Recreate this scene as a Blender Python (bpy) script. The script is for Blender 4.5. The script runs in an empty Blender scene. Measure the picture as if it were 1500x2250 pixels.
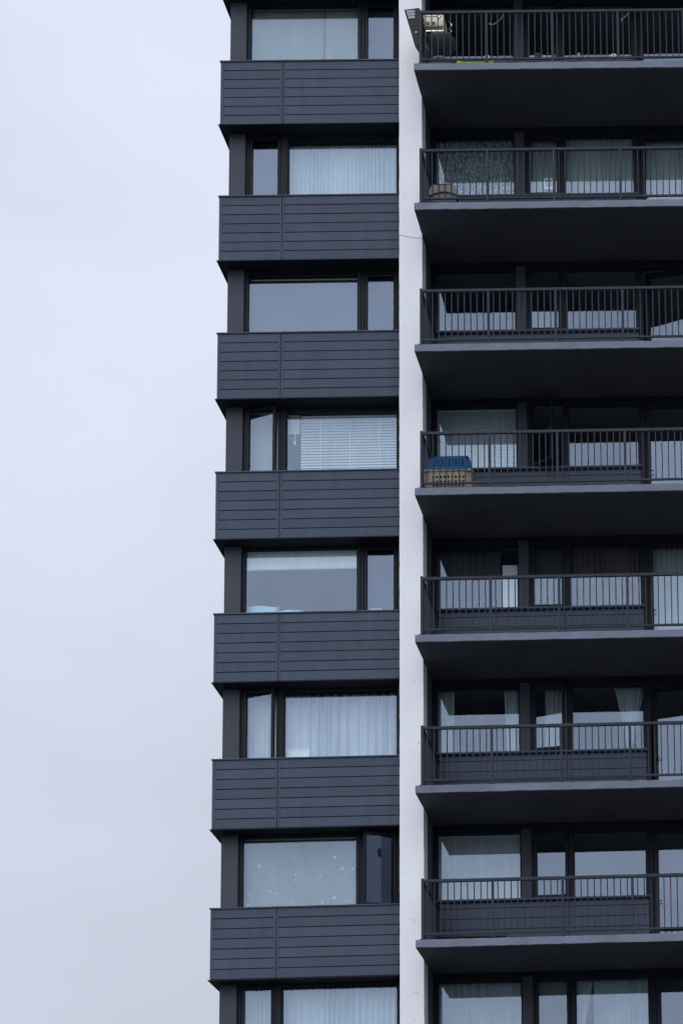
import bpy, bmesh, math, random
from mathutils import Vector, Matrix
random.seed(7)
R = math.radians
scene = bpy.context.scene
C = scene.collection

# ------------------------------------------------------------------ camera
cam_d = bpy.data.cameras.new('camera')
cam = bpy.data.objects.new('camera', cam_d)
C.objects.link(cam)
scene.camera = cam
YAW, PITCH, ROLL = 0.041542, 0.162394, -0.037219
FPX, PPX, PPY = 5321.063, 2058.292, 2615.269          # focal length and principal point on the 1500 x 2250 frame
cy_, sy_, cp_, sp_ = math.cos(YAW), math.sin(YAW), math.cos(PITCH), math.sin(PITCH)
fw = Vector((sy_ * cp_, cy_ * cp_, sp_))
rt = Vector((cy_, -sy_, 0))
up = rt.cross(fw)
c_, s_ = math.cos(ROLL), math.sin(ROLL)
rt, up = c_ * rt + s_ * up, -s_ * rt + c_ * up
CAM = Vector((7.6241, -41.9981, -28.8457))
cam.matrix_world = Matrix(((rt.x, up.x, -fw.x, CAM.x), (rt.y, up.y, -fw.y, CAM.y), (rt.z, up.z, -fw.z, CAM.z), (0, 0, 0, 1)))
cam_d.sensor_fit = 'HORIZONTAL'
cam_d.sensor_width = 36
cam_d.lens = FPX / 1500 * 36
cam_d.shift_x = -(PPX - 750) / 1500
cam_d.shift_y = (PPY - 1125) / 1500
cam_d.clip_end = 3000

# ------------------------------------------------------------------ sky, sun, exposure
SUN_EL, SUN_AZ = R(42), R(196)                        # azimuth clockwise from +Y: in front of the facade, a little to the left
world = bpy.data.worlds.new('World')
scene.world = world
world.use_nodes = True
wn, wl = world.node_tree.nodes, world.node_tree.links
wn.clear()
w_out = wn.new('ShaderNodeOutputWorld')
w_bg = wn.new('ShaderNodeBackground')
w_bg.inputs['Strength'].default_value = 0.1
w_sky = wn.new('ShaderNodeTexSky')
w_sky.sky_type = 'NISHITA'
w_sky.sun_disc = False
w_sky.sun_elevation = SUN_EL
w_sky.sun_rotation = SUN_AZ
w_co = wn.new('ShaderNodeTexCoord')
w_sep = wn.new('ShaderNodeSeparateXYZ')
wl.new(w_co.outputs['Generated'], w_sep.inputs[0])
w_cl = wn.new('ShaderNodeClamp')
wl.new(w_sep.outputs['Z'], w_cl.inputs['Value'])
w_lum = wn.new('ShaderNodeMath'); w_lum.operation = 'MULTIPLY_ADD'      # overcast sky: brighter towards the zenith
w_lum.inputs[1].default_value = 0.48; w_lum.inputs[2].default_value = 0.52
wl.new(w_cl.outputs[0], w_lum.inputs[0])
w_map = wn.new('ShaderNodeMapping')
w_map.inputs['Scale'].default_value = (1.0, 1.0, 2.2)
w_map.inputs['Location'].default_value = (0.35, 0.1, 0.2)
wl.new(w_co.outputs['Generated'], w_map.inputs['Vector'])
w_no = wn.new('ShaderNodeTexNoise')
w_no.inputs['Scale'].default_value = 3.4
w_no.inputs['Detail'].default_value = 4
w_no.inputs['Roughness'].default_value = 0.45
wl.new(w_map.outputs[0], w_no.inputs['Vector'])
w_mr = wn.new('ShaderNodeMapRange')
w_mr.inputs['From Min'].default_value = 0.3; w_mr.inputs['From Max'].default_value = 0.7
w_mr.inputs['To Min'].default_value = 0.88; w_mr.inputs['To Max'].default_value = 1.11
wl.new(w_no.outputs['Fac'], w_mr.inputs['Value'])
w_mu = wn.new('ShaderNodeMath'); w_mu.operation = 'MULTIPLY'
wl.new(w_lum.outputs[0], w_mu.inputs[0]); wl.new(w_mr.outputs[0], w_mu.inputs[1])
w_cc = wn.new('ShaderNodeVectorMath'); w_cc.operation = 'SCALE'
w_cc.inputs[0].default_value = (8.65, 9.35, 10.9)
wl.new(w_mu.outputs[0], w_cc.inputs['Scale'])
w_mix = wn.new('ShaderNodeMix'); w_mix.data_type = 'RGBA'
w_mix.inputs['Factor'].default_value = 0.93
wl.new(w_sky.outputs[0], w_mix.inputs['A']); wl.new(w_cc.outputs[0], w_mix.inputs['B'])
wl.new(w_mix.outputs['Result'], w_bg.inputs['Color'])
wl.new(w_bg.outputs[0], w_out.inputs['Surface'])

sun_d = bpy.data.lights.new('sun', 'SUN')
sun_d.energy = 1.5
sun_d.angle = R(70)
sun_d.color = (1.0, 0.985, 0.97)
sun = bpy.data.objects.new('sun', sun_d)
C.objects.link(sun)
sd = Vector((math.sin(SUN_AZ) * math.cos(SUN_EL), math.cos(SUN_AZ) * math.cos(SUN_EL), math.sin(SUN_EL)))
sun.rotation_euler = sd.to_track_quat('Z', 'Y').to_euler()
scene.view_settings.view_transform = 'Standard'
scene.view_settings.look = 'None'
scene.view_settings.gamma = 1
scene.view_settings.use_curve_mapping = False
scene.view_settings.exposure = 0.18

# ------------------------------------------------------------------ materials
def mat(name, col, rough=0.6, var=0.0, noise=None, bump=0.0, bump_scale=40.0, metallic=0.0, spec=0.5):
    m = bpy.data.materials.new(name)
    m.use_nodes = True
    nt = m.node_tree
    b = nt.nodes['Principled BSDF']
    b.inputs['Base Color'].default_value = (*col, 1)
    b.inputs['Roughness'].default_value = rough
    b.inputs['Metallic'].default_value = metallic
    b.inputs['Specular IOR Level'].default_value = spec
    tc = nt.nodes.new('ShaderNodeTexCoord')
    geo = nt.nodes.new('ShaderNodeNewGeometry')
    last = None
    if var or noise:
        val = None
        if var:
            oi = nt.nodes.new('ShaderNodeObjectInfo')
            mr = nt.nodes.new('ShaderNodeMapRange')
            mr.inputs['To Min'].default_value = 1 - var; mr.inputs['To Max'].default_value = 1 + var
            nt.links.new(oi.outputs['Random'], mr.inputs['Value'])
            val = mr.outputs[0]
        if noise:
            sc, amt, stretch = noise
            mp = nt.nodes.new('ShaderNodeMapping')
            mp.inputs['Scale'].default_value = stretch
            nt.links.new(geo.outputs['Position'], mp.inputs['Vector'])
            nz = nt.nodes.new('ShaderNodeTexNoise')
            nz.inputs['Scale'].default_value = sc
            nz.inputs['Detail'].default_value = 6
            nz.inputs['Roughness'].default_value = 0.6
            nt.links.new(mp.outputs[0], nz.inputs['Vector'])
            m2 = nt.nodes.new('ShaderNodeMapRange')
            m2.inputs['From Min'].default_value = 0.25; m2.inputs['From Max'].default_value = 0.75
            m2.inputs['To Min'].default_value = 1 - amt; m2.inputs['To Max'].default_value = 1 + amt
            nt.links.new(nz.outputs['Fac'], m2.inputs['Value'])
            if val is None:
                val = m2.outputs[0]
            else:
                mm = nt.nodes.new('ShaderNodeMath'); mm.operation = 'MULTIPLY'
                nt.links.new(val, mm.inputs[0]); nt.links.new(m2.outputs[0], mm.inputs[1])
                val = mm.outputs[0]
        vm = nt.nodes.new('ShaderNodeVectorMath'); vm.operation = 'SCALE'
        vm.inputs[0].default_value = col
        nt.links.new(val, vm.inputs['Scale'])
        nt.links.new(vm.outputs[0], b.inputs['Base Color'])
    if bump:
        nb = nt.nodes.new('ShaderNodeTexNoise')
        nb.inputs['Scale'].default_value = bump_scale
        nb.inputs['Detail'].default_value = 5
        nt.links.new(geo.outputs['Position'], nb.inputs['Vector'])
        bp = nt.nodes.new('ShaderNodeBump')
        bp.inputs['Strength'].default_value = bump
        bp.inputs['Distance'].default_value = 0.01
        nt.links.new(nb.outputs['Fac'], bp.inputs['Height'])
        nt.links.new(bp.outputs[0], b.inputs['Normal'])
    return m

M = {}
M['clad'] = mat('cladding_paint', (0.068, 0.086, 0.122), 0.7, 0.06, (3.0, 0.12, (1.6, 1, 0.35)), 0.06, 25, 0, 0.12)
M['cap'] = mat('flashing_paint', (0.068, 0.082, 0.118), 0.6, 0.03, (2.0, 0.08, (1, 1, 1)), 0, 40, 0, 0.15)
M['post'] = mat('post_stucco', (0.046, 0.052, 0.072), 0.8, 0.03, (3.0, 0.10, (1, 1, 0.6)), 0.2, 60)
M['dark'] = mat('dark_metal', (0.018, 0.020, 0.028), 0.6, 0.05, (3.0, 0.15, (1, 1, 1)), 0, 40, 0, 0.15)
M['frame'] = mat('frame_metal', (0.011, 0.0145, 0.024), 0.55, 0.06, (4.0, 0.12, (1, 1, 1)), 0, 40, 0, 0.15)
M['rail'] = mat('rail_paint', (0.032, 0.038, 0.056), 0.6, 0.08, (3.0, 0.15, (1, 1, 1)), 0, 40, 0, 0.15)
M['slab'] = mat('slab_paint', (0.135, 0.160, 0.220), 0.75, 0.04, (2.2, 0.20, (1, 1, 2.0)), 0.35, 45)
M['bounce_deck'] = mat('pale_bounce_sheet', (0.36, 0.37, 0.39), 0.85, 0.05, (1.5, 0.15, (1, 1, 1)), 0.3, 20)  # kept paler than the slab so the added sheet throws light upward
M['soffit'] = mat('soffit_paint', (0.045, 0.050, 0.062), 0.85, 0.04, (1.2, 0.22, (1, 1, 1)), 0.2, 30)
M['side'] = mat('side_wall_paint', (0.07, 0.076, 0.095), 0.8, 0.0, (2.0, 0.15, (1, 1, 1)))
M['inner'] = mat('interior_plaster', (0.20, 0.205, 0.21), 0.9, 0.05, (1.0, 0.1, (1, 1, 1)))
M['ground'] = mat('asphalt', (0.075, 0.077, 0.082), 0.9, 0.0, (0.2, 0.25, (1, 1, 1)), 0.3, 8)
M['handle'] = mat('handle_metal', (0.35, 0.36, 0.38), 0.3, 0.0, None, 0, 40, 0.8)
M['white_plastic'] = mat('white_plastic', (0.86, 0.87, 0.88), 0.4, 0.02, (6, 0.05, (1, 1, 1)))
M['cream'] = mat('cream_enamel', (0.62, 0.55, 0.43), 0.35, 0.0, (7, 0.18, (1, 1, 1)))
M['black_enamel'] = mat('black_enamel', (0.014, 0.014, 0.016), 0.5, 0.0, (6, 0.2, (1, 1, 1)), 0, 40, 0, 0.2)
M['bowl'] = mat('worn_black_enamel', (0.045, 0.050, 0.054), 0.35, 0.0, (6, 0.3, (1, 1, 1)))
M['chrome'] = mat('chrome', (0.7, 0.7, 0.72), 0.18, 0.0, (9, 0.1, (1, 1, 1)), 0, 40, 1.0)
M['grey_vent'] = mat('grey_vent', (0.30, 0.30, 0.33), 0.5, 0.03, (8, 0.1, (1, 1, 1)))
M['lime'] = mat('lime_plastic', (0.38, 0.58, 0.06), 0.45, 0.0, (8, 0.1, (1, 1, 1)))
M['rust'] = mat('terracotta', (0.20, 0.065, 0.04), 0.8, 0.0, (14, 0.3, (1, 1, 1)))
M['tan'] = mat('tan_ceramic', (0.48, 0.38, 0.22), 0.5, 0.0, (14, 0.15, (1, 1, 1)))
M['crate_blue'] = mat('blue_plastic', (0.008, 0.060, 0.165), 0.6, 0.0, (9, 0.12, (1, 1, 1)), 0, 40, 0, 0.12)
M['crate_beige'] = mat('beige_plastic', (0.27, 0.23, 0.18), 0.6, 0.0, (9, 0.12, (1, 1, 1)), 0, 40, 0, 0.2)
M['hood'] = mat('taupe_plastic', (0.105, 0.105, 0.115), 0.6, 0.0, (9, 0.12, (1, 1, 1)), 0.15, 90)
M['hood_panel'] = mat('grey_green_plastic', (0.10, 0.115, 0.105), 0.6, 0.0, (9, 0.12, (1, 1, 1)))
M['pillow'] = mat('pale_blue_cotton', (0.40, 0.58, 0.74), 0.9, 0.03, (9, 0.06, (1, 1, 1)), 0.3, 30)
M['butterfly_paper'] = mat('pale_butterfly_paper', (0.46, 0.52, 0.56), 0.8, 0.3, (20, 0.1, (1, 1, 1)))
M['paper'] = mat('white_paper', (0.86, 0.86, 0.86), 0.8, 0.08, (20, 0.05, (1, 1, 1)))

def glass_material(name, fac):
    m = bpy.data.materials.new(name)
    m.use_nodes = True
    nt = m.node_tree
    nt.nodes.clear()
    o = nt.nodes.new('ShaderNodeOutputMaterial')
    t = nt.nodes.new('ShaderNodeBsdfTransparent'); t.inputs[0].default_value = (0.92, 0.955, 0.965, 1)
    g = nt.nodes.new('ShaderNodeBsdfGlossy'); g.inputs['Roughness'].default_value = 0.0
    g.inputs['Color'].default_value = (0.61, 0.74, 1.0, 1)
    mx = nt.nodes.new('ShaderNodeMixShader')
    # coated glazing: a steady reflection, with dust that varies it a little from pane to pane
    oi = nt.nodes.new('ShaderNodeObjectInfo')
    mr = nt.nodes.new('ShaderNodeMapRange')
    mr.inputs['To Min'].default_value = fac * 0.88; mr.inputs['To Max'].default_value = fac * 1.12
    nt.links.new(oi.outputs['Random'], mr.inputs['Value'])
    geo = nt.nodes.new('ShaderNodeNewGeometry')
    nz = nt.nodes.new('ShaderNodeTexNoise'); nz.inputs['Scale'].default_value = 1.3; nz.inputs['Detail'].default_value = 3
    nt.links.new(geo.outputs['Position'], nz.inputs['Vector'])
    m2 = nt.nodes.new('ShaderNodeMapRange')
    m2.inputs['From Min'].default_value = 0.3; m2.inputs['From Max'].default_value = 0.7
    m2.inputs['To Min'].default_value = 0.93; m2.inputs['To Max'].default_value = 1.07
    nt.links.new(nz.outputs['Fac'], m2.inputs['Value'])
    mm = nt.nodes.new('ShaderNodeMath'); mm.operation = 'MULTIPLY'
    nt.links.new(mr.outputs[0], mm.inputs[0]); nt.links.new(m2.outputs[0], mm.inputs[1])
    bp = nt.nodes.new('ShaderNodeBump'); bp.inputs['Strength'].default_value = 0.02; bp.inputs['Distance'].default_value = 0.02
    n3 = nt.nodes.new('ShaderNodeTexNoise'); n3.inputs['Scale'].default_value = 0.9
    nt.links.new(geo.outputs['Position'], n3.inputs['Vector'])
    nt.links.new(n3.outputs['Fac'], bp.inputs['Height'])
    nt.links.new(bp.outputs[0], g.inputs['Normal'])
    nt.links.new(mm.outputs[0], mx.inputs[0])
    nt.links.new(t.outputs[0], mx.inputs[1]); nt.links.new(g.outputs[0], mx.inputs[2])
    nt.links.new(mx.outputs[0], o.inputs[0])
    return m
M['glass'] = glass_material('window_glass', 0.065)

def cloth_material(name, col, trans=0.12, pattern=None, bump=0.0):
    m = bpy.data.materials.new(name)
    m.use_nodes = True
    nt = m.node_tree
    nt.nodes.clear()
    o = nt.nodes.new('ShaderNodeOutputMaterial')
    d = nt.nodes.new('ShaderNodeBsdfDiffuse')
    t = nt.nodes.new('ShaderNodeBsdfTranslucent')
    mx = nt.nodes.new('ShaderNodeMixShader'); mx.inputs[0].default_value = trans
    geo = nt.nodes.new('ShaderNodeNewGeometry')
    nz = nt.nodes.new('ShaderNodeTexNoise'); nz.inputs['Scale'].default_value = 2.5; nz.inputs['Detail'].default_value = 5
    mp = nt.nodes.new('ShaderNodeMapping'); mp.inputs['Scale'].default_value = (3, 1, 0.5)
    nt.links.new(geo.outputs['Position'], mp.inputs['Vector'])
    nt.links.new(mp.outputs[0], nz.inputs['Vector'])
    mr = nt.nodes.new('ShaderNodeMapRange')
    mr.inputs['From Min'].default_value = 0.3; mr.inputs['From Max'].default_value = 0.7
    mr.inputs['To Min'].default_value = 0.90; mr.inputs['To Max'].default_value = 1.08
    nt.links.new(nz.outputs['Fac'], mr.inputs['Value'])
    vm = nt.nodes.new('ShaderNodeVectorMath'); vm.operation = 'SCALE'; vm.inputs[0].default_value = col
    nt.links.new(mr.outputs[0], vm.inputs['Scale'])
    src = vm.outputs[0]
    if pattern:                                       # printed vine pattern
        w = nt.nodes.new('ShaderNodeTexVoronoi'); w.feature = 'DISTANCE_TO_EDGE'; w.inputs['Scale'].default_value = 15
        m3 = nt.nodes.new('ShaderNodeMapping'); m3.inputs['Scale'].default_value = (1.3, 0.0, 0.75)
        n4 = nt.nodes.new('ShaderNodeTexNoise'); n4.inputs['Scale'].default_value = 9
        nt.links.new(geo.outputs['Position'], n4.inputs['Vector'])
        ad = nt.nodes.new('ShaderNodeMix'); ad.data_type = 'VECTOR'; ad.inputs['Factor'].default_value = 0.10
        nt.links.new(geo.outputs['Position'], ad.inputs['A']); nt.links.new(n4.outputs['Color'], ad.inputs['B'])
        nt.links.new(ad.outputs['Result'], m3.inputs['Vector'])
        nt.links.new(m3.outputs[0], w.inputs['Vector'])
        cr = nt.nodes.new('ShaderNodeMapRange'); cr.inputs['From Min'].default_value = 0.10; cr.inputs['From Max'].default_value = 0.16
        nt.links.new(w.outputs['Distance'], cr.inputs['Value'])
        mc = nt.nodes.new('ShaderNodeMix'); mc.data_type = 'RGBA'
        nt.links.new(cr.outputs[0], mc.inputs['Factor'])
        mc.inputs['A'].default_value = (*pattern, 1)
        nt.links.new(src, mc.inputs['B'])
        src = mc.outputs['Result']
    nt.links.new(src, d.inputs['Color']); nt.links.new(src, t.inputs['Color'])
    if bump:
        nb = nt.nodes.new('ShaderNodeTexNoise'); nb.inputs['Scale'].default_value = 6; nb.inputs['Detail'].default_value = 4
        nt.links.new(geo.outputs['Position'], nb.inputs['Vector'])
        bp = nt.nodes.new('ShaderNodeBump'); bp.inputs['Strength'].default_value = bump; bp.inputs['Distance'].default_value = 0.04
        nt.links.new(nb.outputs['Fac'], bp.inputs['Height'])
        nt.links.new(bp.outputs[0], d.inputs['Normal'])
    nt.links.new(d.outputs[0], mx.inputs[1]); nt.links.new(t.outputs[0], mx.inputs[2])
    nt.links.new(mx.outputs[0], o.inputs[0])
    return m
M['sheer'] = cloth_material('sheer_curtain', (0.52, 0.61, 0.65))
M['curtain'] = cloth_material('white_curtain', (0.55, 0.61, 0.66))
M['green_sheer'] = cloth_material('green_grey_curtain', (0.40, 0.47, 0.46))
M['lace'] = cloth_material('vine_lace', (0.44, 0.52, 0.53), 0.1, (0.16, 0.21, 0.21))
M['roller'] = cloth_material('roller_blind_cloth', (0.26, 0.30, 0.29), 0.1)
M['roller_blue'] = cloth_material('blue_grey_blind_cloth', (0.055, 0.07, 0.105), 0.1)
M['shade'] = cloth_material('pale_paper_shade', (0.84, 0.93, 0.93), 0.12, None, 0.9)
M['slat'] = cloth_material('blind_slat', (0.62, 0.69, 0.71), 0.15)
M['drape'] = cloth_material('dark_drape', (0.10, 0.12, 0.13), 0.1)
M['brown_drape'] = cloth_material('brown_drape', (0.13, 0.11, 0.105), 0.15)

# white render of the column: hairline cracks, specks and faint stains with shapes of their own
def column_material():
    m = mat('white_render', (0.80, 0.82, 0.87), 0.85, 0.0, (1.1, 0.055, (1, 1, 0.45)), 0.30, 35)
    nt = m.node_tree
    b = nt.nodes['Principled BSDF']
    base = b.inputs['Base Color'].links[0].from_socket
    geo = nt.nodes.new('ShaderNodeNewGeometry')
    sep = nt.nodes.new('ShaderNodeSeparateXYZ')
    nt.links.new(geo.outputs['Position'], sep.inputs[0])
    nz = nt.nodes.new('ShaderNodeTexNoise'); nz.inputs['Scale'].default_value = 3.0; nz.inputs['Detail'].default_value = 6
    nt.links.new(geo.outputs['Position'], nz.inputs['Vector'])
    # joints of the pours: z wanders with noise, one line each 1.375 m
    a = nt.nodes.new('ShaderNodeMath'); a.operation = 'MULTIPLY_ADD'; a.inputs[1].default_value = 0.55
    nt.links.new(nz.outputs['Fac'], a.inputs[0]); nt.links.new(sep.outputs['Z'], a.inputs[2])
    pp = nt.nodes.new('ShaderNodeMath'); pp.operation = 'PINGPONG'; pp.inputs[1].default_value = 0.6875
    ad = nt.nodes.new('ShaderNodeMath'); ad.operation = 'ADD'; ad.inputs[1].default_value = 100 * 1.375 + 0.18
    nt.links.new(a.outputs[0], ad.inputs[0]); nt.links.new(ad.outputs[0], pp.inputs[0])
    ln = nt.nodes.new('ShaderNodeMapRange'); ln.inputs['From Min'].default_value = 0.003; ln.inputs['From Max'].default_value = 0.009
    ln.inputs['To Min'].default_value = 1; ln.inputs['To Max'].default_value = 0
    nt.links.new(pp.outputs[0], ln.inputs['Value'])
    n2 = nt.nodes.new('ShaderNodeTexNoise'); n2.inputs['Scale'].default_value = 1.7
    nt.links.new(geo.outputs['Position'], n2.inputs['Vector'])
    k = nt.nodes.new('ShaderNodeMapRange'); k.inputs['From Min'].default_value = 0.50; k.inputs['From Max'].default_value = 0.66
    k.inputs['To Max'].default_value = 0.6
    nt.links.new(n2.outputs['Fac'], k.inputs['Value'])
    cr = nt.nodes.new('ShaderNodeMath'); cr.operation = 'MULTIPLY'
    nt.links.new(ln.outputs[0], cr.inputs[0]); nt.links.new(k.outputs[0], cr.inputs[1])
    # specks
    n3 = nt.nodes.new('ShaderNodeTexNoise'); n3.inputs['Scale'].default_value = 13; n3.inputs['Detail'].default_value = 2
    nt.links.new(geo.outputs['Position'], n3.inputs['Vector'])
    s = nt.nodes.new('ShaderNodeMapRange'); s.inputs['From Min'].default_value = 0.735; s.inputs['From Max'].default_value = 0.77
    s.inputs['To Max'].default_value = 0.55
    nt.links.new(n3.outputs['Fac'], s.inputs['Value'])
    mxx = nt.nodes.new('ShaderNodeMath'); mxx.operation = 'MAXIMUM'
    nt.links.new(cr.outputs[0], mxx.inputs[0]); nt.links.new(s.outputs[0], mxx.inputs[1])
    mc = nt.nodes.new('ShaderNodeMix'); mc.data_type = 'RGBA'
    mc.inputs['B'].default_value = (0.16, 0.16, 0.18, 1)
    nt.links.new(mxx.outputs[0], mc.inputs['Factor']); nt.links.new(base, mc.inputs['A'])
    nt.links.new(mc.outputs['Result'], b.inputs['Base Color'])
    return m
M['column'] = column_material()

# ------------------------------------------------------------------ mesh helpers
WORLD = {}                                            # world position of every object built, for parenting
def link(name, mesh, parent=None, pos=(0, 0, 0)):
    """one object at a world position (local to the parent when the parent is turned)"""
    o = bpy.data.objects.new(name, mesh)
    C.objects.link(o)
    pos = Vector(pos)
    WORLD[o] = pos
    if parent is not None:
        o.parent = parent
        o.location = pos - WORLD[parent]
    else:
        o.location = pos
    return o
def tag(o, label, cat, group=None):
    o['label'] = label; o['category'] = cat
    if group: o['group'] = group
    return o

class MB:
    def __init__(s): s.v = []; s.f = []; s.mi = []
    def box(s, x0, x1, y0, y1, z0, z1):
        n = len(s.v)
        s.v += [(x0, y0, z0), (x1, y0, z0), (x1, y1, z0), (x0, y1, z0), (x0, y0, z1), (x1, y0, z1), (x1, y1, z1), (x0, y1, z1)]
        s.f += [(n, n+3, n+2, n+1), (n+4, n+5, n+6, n+7), (n, n+1, n+5, n+4), (n+1, n+2, n+6, n+5), (n+2, n+3, n+7, n+6), (n+3, n, n+4, n+7)]
        return s
    def prism(s, pts, y0, y1):                        # polygon in xz pushed along y
        n, k = len(s.v), len(pts)
        s.v += [(x, y0, z) for x, z in pts] + [(x, y1, z) for x, z in pts]
        s.f += [tuple(range(n, n + k)), tuple(range(n + 2*k - 1, n + k - 1, -1))]
        for i in range(k):
            j = (i + 1) % k
            s.f.append((n + i, n + k + i, n + k + j, n + j))
        return s
    def tube(s, path, r, seg=8):
        base = len(s.v)
        path = [Vector(p) for p in path]
        for i, p in enumerate(path):
            a = path[max(i - 1, 0)]; b = path[min(i + 1, len(path) - 1)]
            t = (b - a).normalized()
            u = t.orthogonal().normalized(); w = t.cross(u)
            for k in range(seg):
                an = 2 * math.pi * k / seg
                s.v.append(tuple(p + r * (math.cos(an) * u + math.sin(an) * w)))
        for i in range(len(path) - 1):
            for k in range(seg):
                k2 = (k + 1) % seg
                s.f.append((base + i*seg + k, base + i*seg + k2, base + (i+1)*seg + k2, base + (i+1)*seg + k))
        s.f.append(tuple(base + k for k in range(seg))[::-1])
        s.f.append(tuple(base + (len(path) - 1)*seg + k for k in range(seg)))
        return s
    def lathe(s, prof, seg=24, cx=0, cy=0):           # (radius, z) profile
        base = len(s.v)
        for r, z in prof:
            for k in range(seg):
                a = 2 * math.pi * k / seg
                s.v.append((cx + r * math.cos(a), cy + r * math.sin(a), z))
        for i in range(len(prof) - 1):
            for k in range(seg):
                k2 = (k + 1) % seg
                s.f.append((base + i*seg + k, base + i*seg + k2, base + (i+1)*seg + k2, base + (i+1)*seg + k))
        s.f.append(tuple(base + k for k in range(seg))[::-1])
        s.f.append(tuple(base + (len(prof) - 1)*seg + k for k in range(seg)))
        return s
    def mesh(s, name, material, bevel=0.0, seg=1, smooth=False):
        me = bpy.data.meshes.new(name)
        me.from_pydata(s.v, [], s.f)
        bm = bmesh.new(); bm.from_mesh(me)
        bmesh.ops.recalc_face_normals(bm, faces=bm.faces[:])
        if bevel:
            bmesh.ops.bevel(bm, geom=bm.edges[:], offset=bevel, segments=seg, affect='EDGES', profile=0.5)
        bm.to_mesh(me); bm.free()
        if smooth:
            for p in me.polygons: p.use_smooth = True
        me.materials.append(material)
        return me
CACHE = {}
def boxmesh(dx, dy, dz, material, bevel=0.0, name='block'):
    key = (round(dx, 4), round(dy, 4), round(dz, 4), material.name, bevel)
    if key not in CACHE:
        CACHE[key] = MB().box(-dx/2, dx/2, -dy/2, dy/2, -dz/2, dz/2).mesh(name, material, bevel)
    return CACHE[key]
def blk(name, parent, x0, x1, y0, y1, z0, z1, material, bevel=0.0):
    return link(name, boxmesh(x1 - x0, y1 - y0, z1 - z0, material, bevel, name), parent, ((x0+x1)/2, (y0+y1)/2, (z0+z1)/2))

# ------------------------------------------------------------------ sizes taken off the photograph
H = 2.75
DZ = {1: .0091, 2: -.0071, 3: -.0115, 4: -.0005, 5: .0120, 6: .0054, 7: -.0074}
def ZS(i): return -H * (i - 1) + DZ.get(i, 0)         # top of spandrel i
def ZB(i): return ZS(i) - 1.0743                      # top of balcony slab i
XL, XP, XPR = -3.3298, -3.2256, -2.9235               # spandrel end, corner post
XC0, XC1 = 0.105, 0.5284                              # white column
YC, YF, YB, YP = -0.586, -1.4384, 0.205, 0.265        # column face, slab edge, balcony glass, corner post
XE = 8.4
GROUND = CAM.z - 1.6
FL = range(0, 9)

# ------------------------------------------------------------------ setting: ground
g = MB()
NG = 24
for i in range(NG + 1):
    for j in range(NG + 1):
        g.v.append((-1200 + 2400 * i / NG, -1200 + 2400 * j / NG, GROUND))
for i in range(NG):
    for j in range(NG):
        a = i * (NG + 1) + j
        g.f.append((a, a + NG + 1, a + NG + 2, a + 1))
gr = link('ground', g.mesh('ground', M['ground']))
gr['kind'] = 'structure'

# ------------------------------------------------------------------ the tower
tower = link('apartment_tower', None, None, (0, 2, GROUND))
tag(tower, 'tall dark grey apartment tower with white column, bay windows and stacked balconies', 'building')

# walls behind the facade, one mesh: party wall, back wall, gable walls, lower storeys
w = MB()
ZTOP, ZLOW = 5.2, ZB(8) - H - 0.4
w.box(XC0 + .02, XC1 - .02, .40, 6.0, ZLOW, ZTOP)
w.box(XP + .02, XE, 6.0, 6.2, ZLOW, ZTOP)
w.box(XP + .02, XP + .2, .62, 6.0, ZLOW, ZTOP)
w.box(XE, XE + .25, .25, 6.2, ZLOW, ZTOP)
link('inner_wall', w.mesh('inner_wall', M['inner']), tower)
w = MB()
w.box(XP, XE + .25, .30, 6.2, GROUND, ZLOW - .01)
link('lower_wall', w.mesh('lower_wall', M['clad']), tower)
w = MB(); w.box(XP + .002, XP + .018, .60, 6.2, ZLOW, ZTOP)
link('gable_wall', w.mesh('gable_wall', M['post']), tower)
w = MB(); w.box(XP, XE + .25, .25, 6.2, ZTOP + .003, ZTOP + .3)
link('roof', w.mesh('roof', M['dark'], .01), tower)

# white column, edges a little uneven
cb = MB()
zs = []
z = GROUND
while z < ZTOP:
    zs.append(z); z += .11 if z > ZLOW - 1 else .6
zs.append(ZTOP)
ys = (YC, -.222)
for k, z in enumerate(zs):
    j = lambda a=.0028: random.uniform(-a, a)
    cb.v += [(XC0 + j(), YC + .008, z), (XC0 + .008 + j(.001), YC, z), (XC1 - .008 + j(.001), YC, z), (XC1 + j(), YC + .008, z), (XC1, -.222, z), (XC0, -.222, z)]
for k in range(len(zs) - 1):
    for q in range(6):
        a = k * 6 + q; b = k * 6 + (q + 1) % 6
        cb.f.append((a, b, b + 6, a + 6))
cb.f += [tuple(range(6))[::-1], tuple(len(cb.v) - 6 + q for q in range(6))]
col = link('white_column', cb.mesh('white_column', M['column']), tower)
col['label'] = 'tall white rendered column between the bay windows and the balconies'
ck = MB()
ck.tube([(XC0 + .012, YC, -3.945), (XC0 + .10, YC, -3.968), (XC0 + .19, YC, -3.990), (XC0 + .30, YC, -4.010), (XC1 - .012, YC, -4.018)], .0042, 6)
link('sealed_crack', ck.mesh('sealed_crack', M['side']), col)
w = MB(); w.box(XC0 + .01, XC1 - .003, -.221, .40, GROUND, ZTOP)
link('side_wall', w.mesh('side_wall', M['side']), tower)

def frame_mesh(name, x0, x1, z0, z1, y0, y1, ops, material, bevel=.004):
    """solid frame with rectangular openings side by side"""
    m = MB()
    ops = sorted(ops)
    x = x0
    for a, b, c, d in ops:
        m.box(x, a, y0, y1, z0, z1)
        m.box(a, b, y0 + .002, y1, z0, c)
        m.box(a, b, y0 + .002, y1, d, z1)
        x = b
    m.box(x, x1, y0, y1, z0, z1)
    return m.mesh(name, material, bevel)
def pane(parent, x0, x1, z0, z1, y):
    return blk('pane', parent, x0 - .004, x1 + .004, y - .005, y + .005, z0 - .004, z1 + .004, M['glass'])

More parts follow.
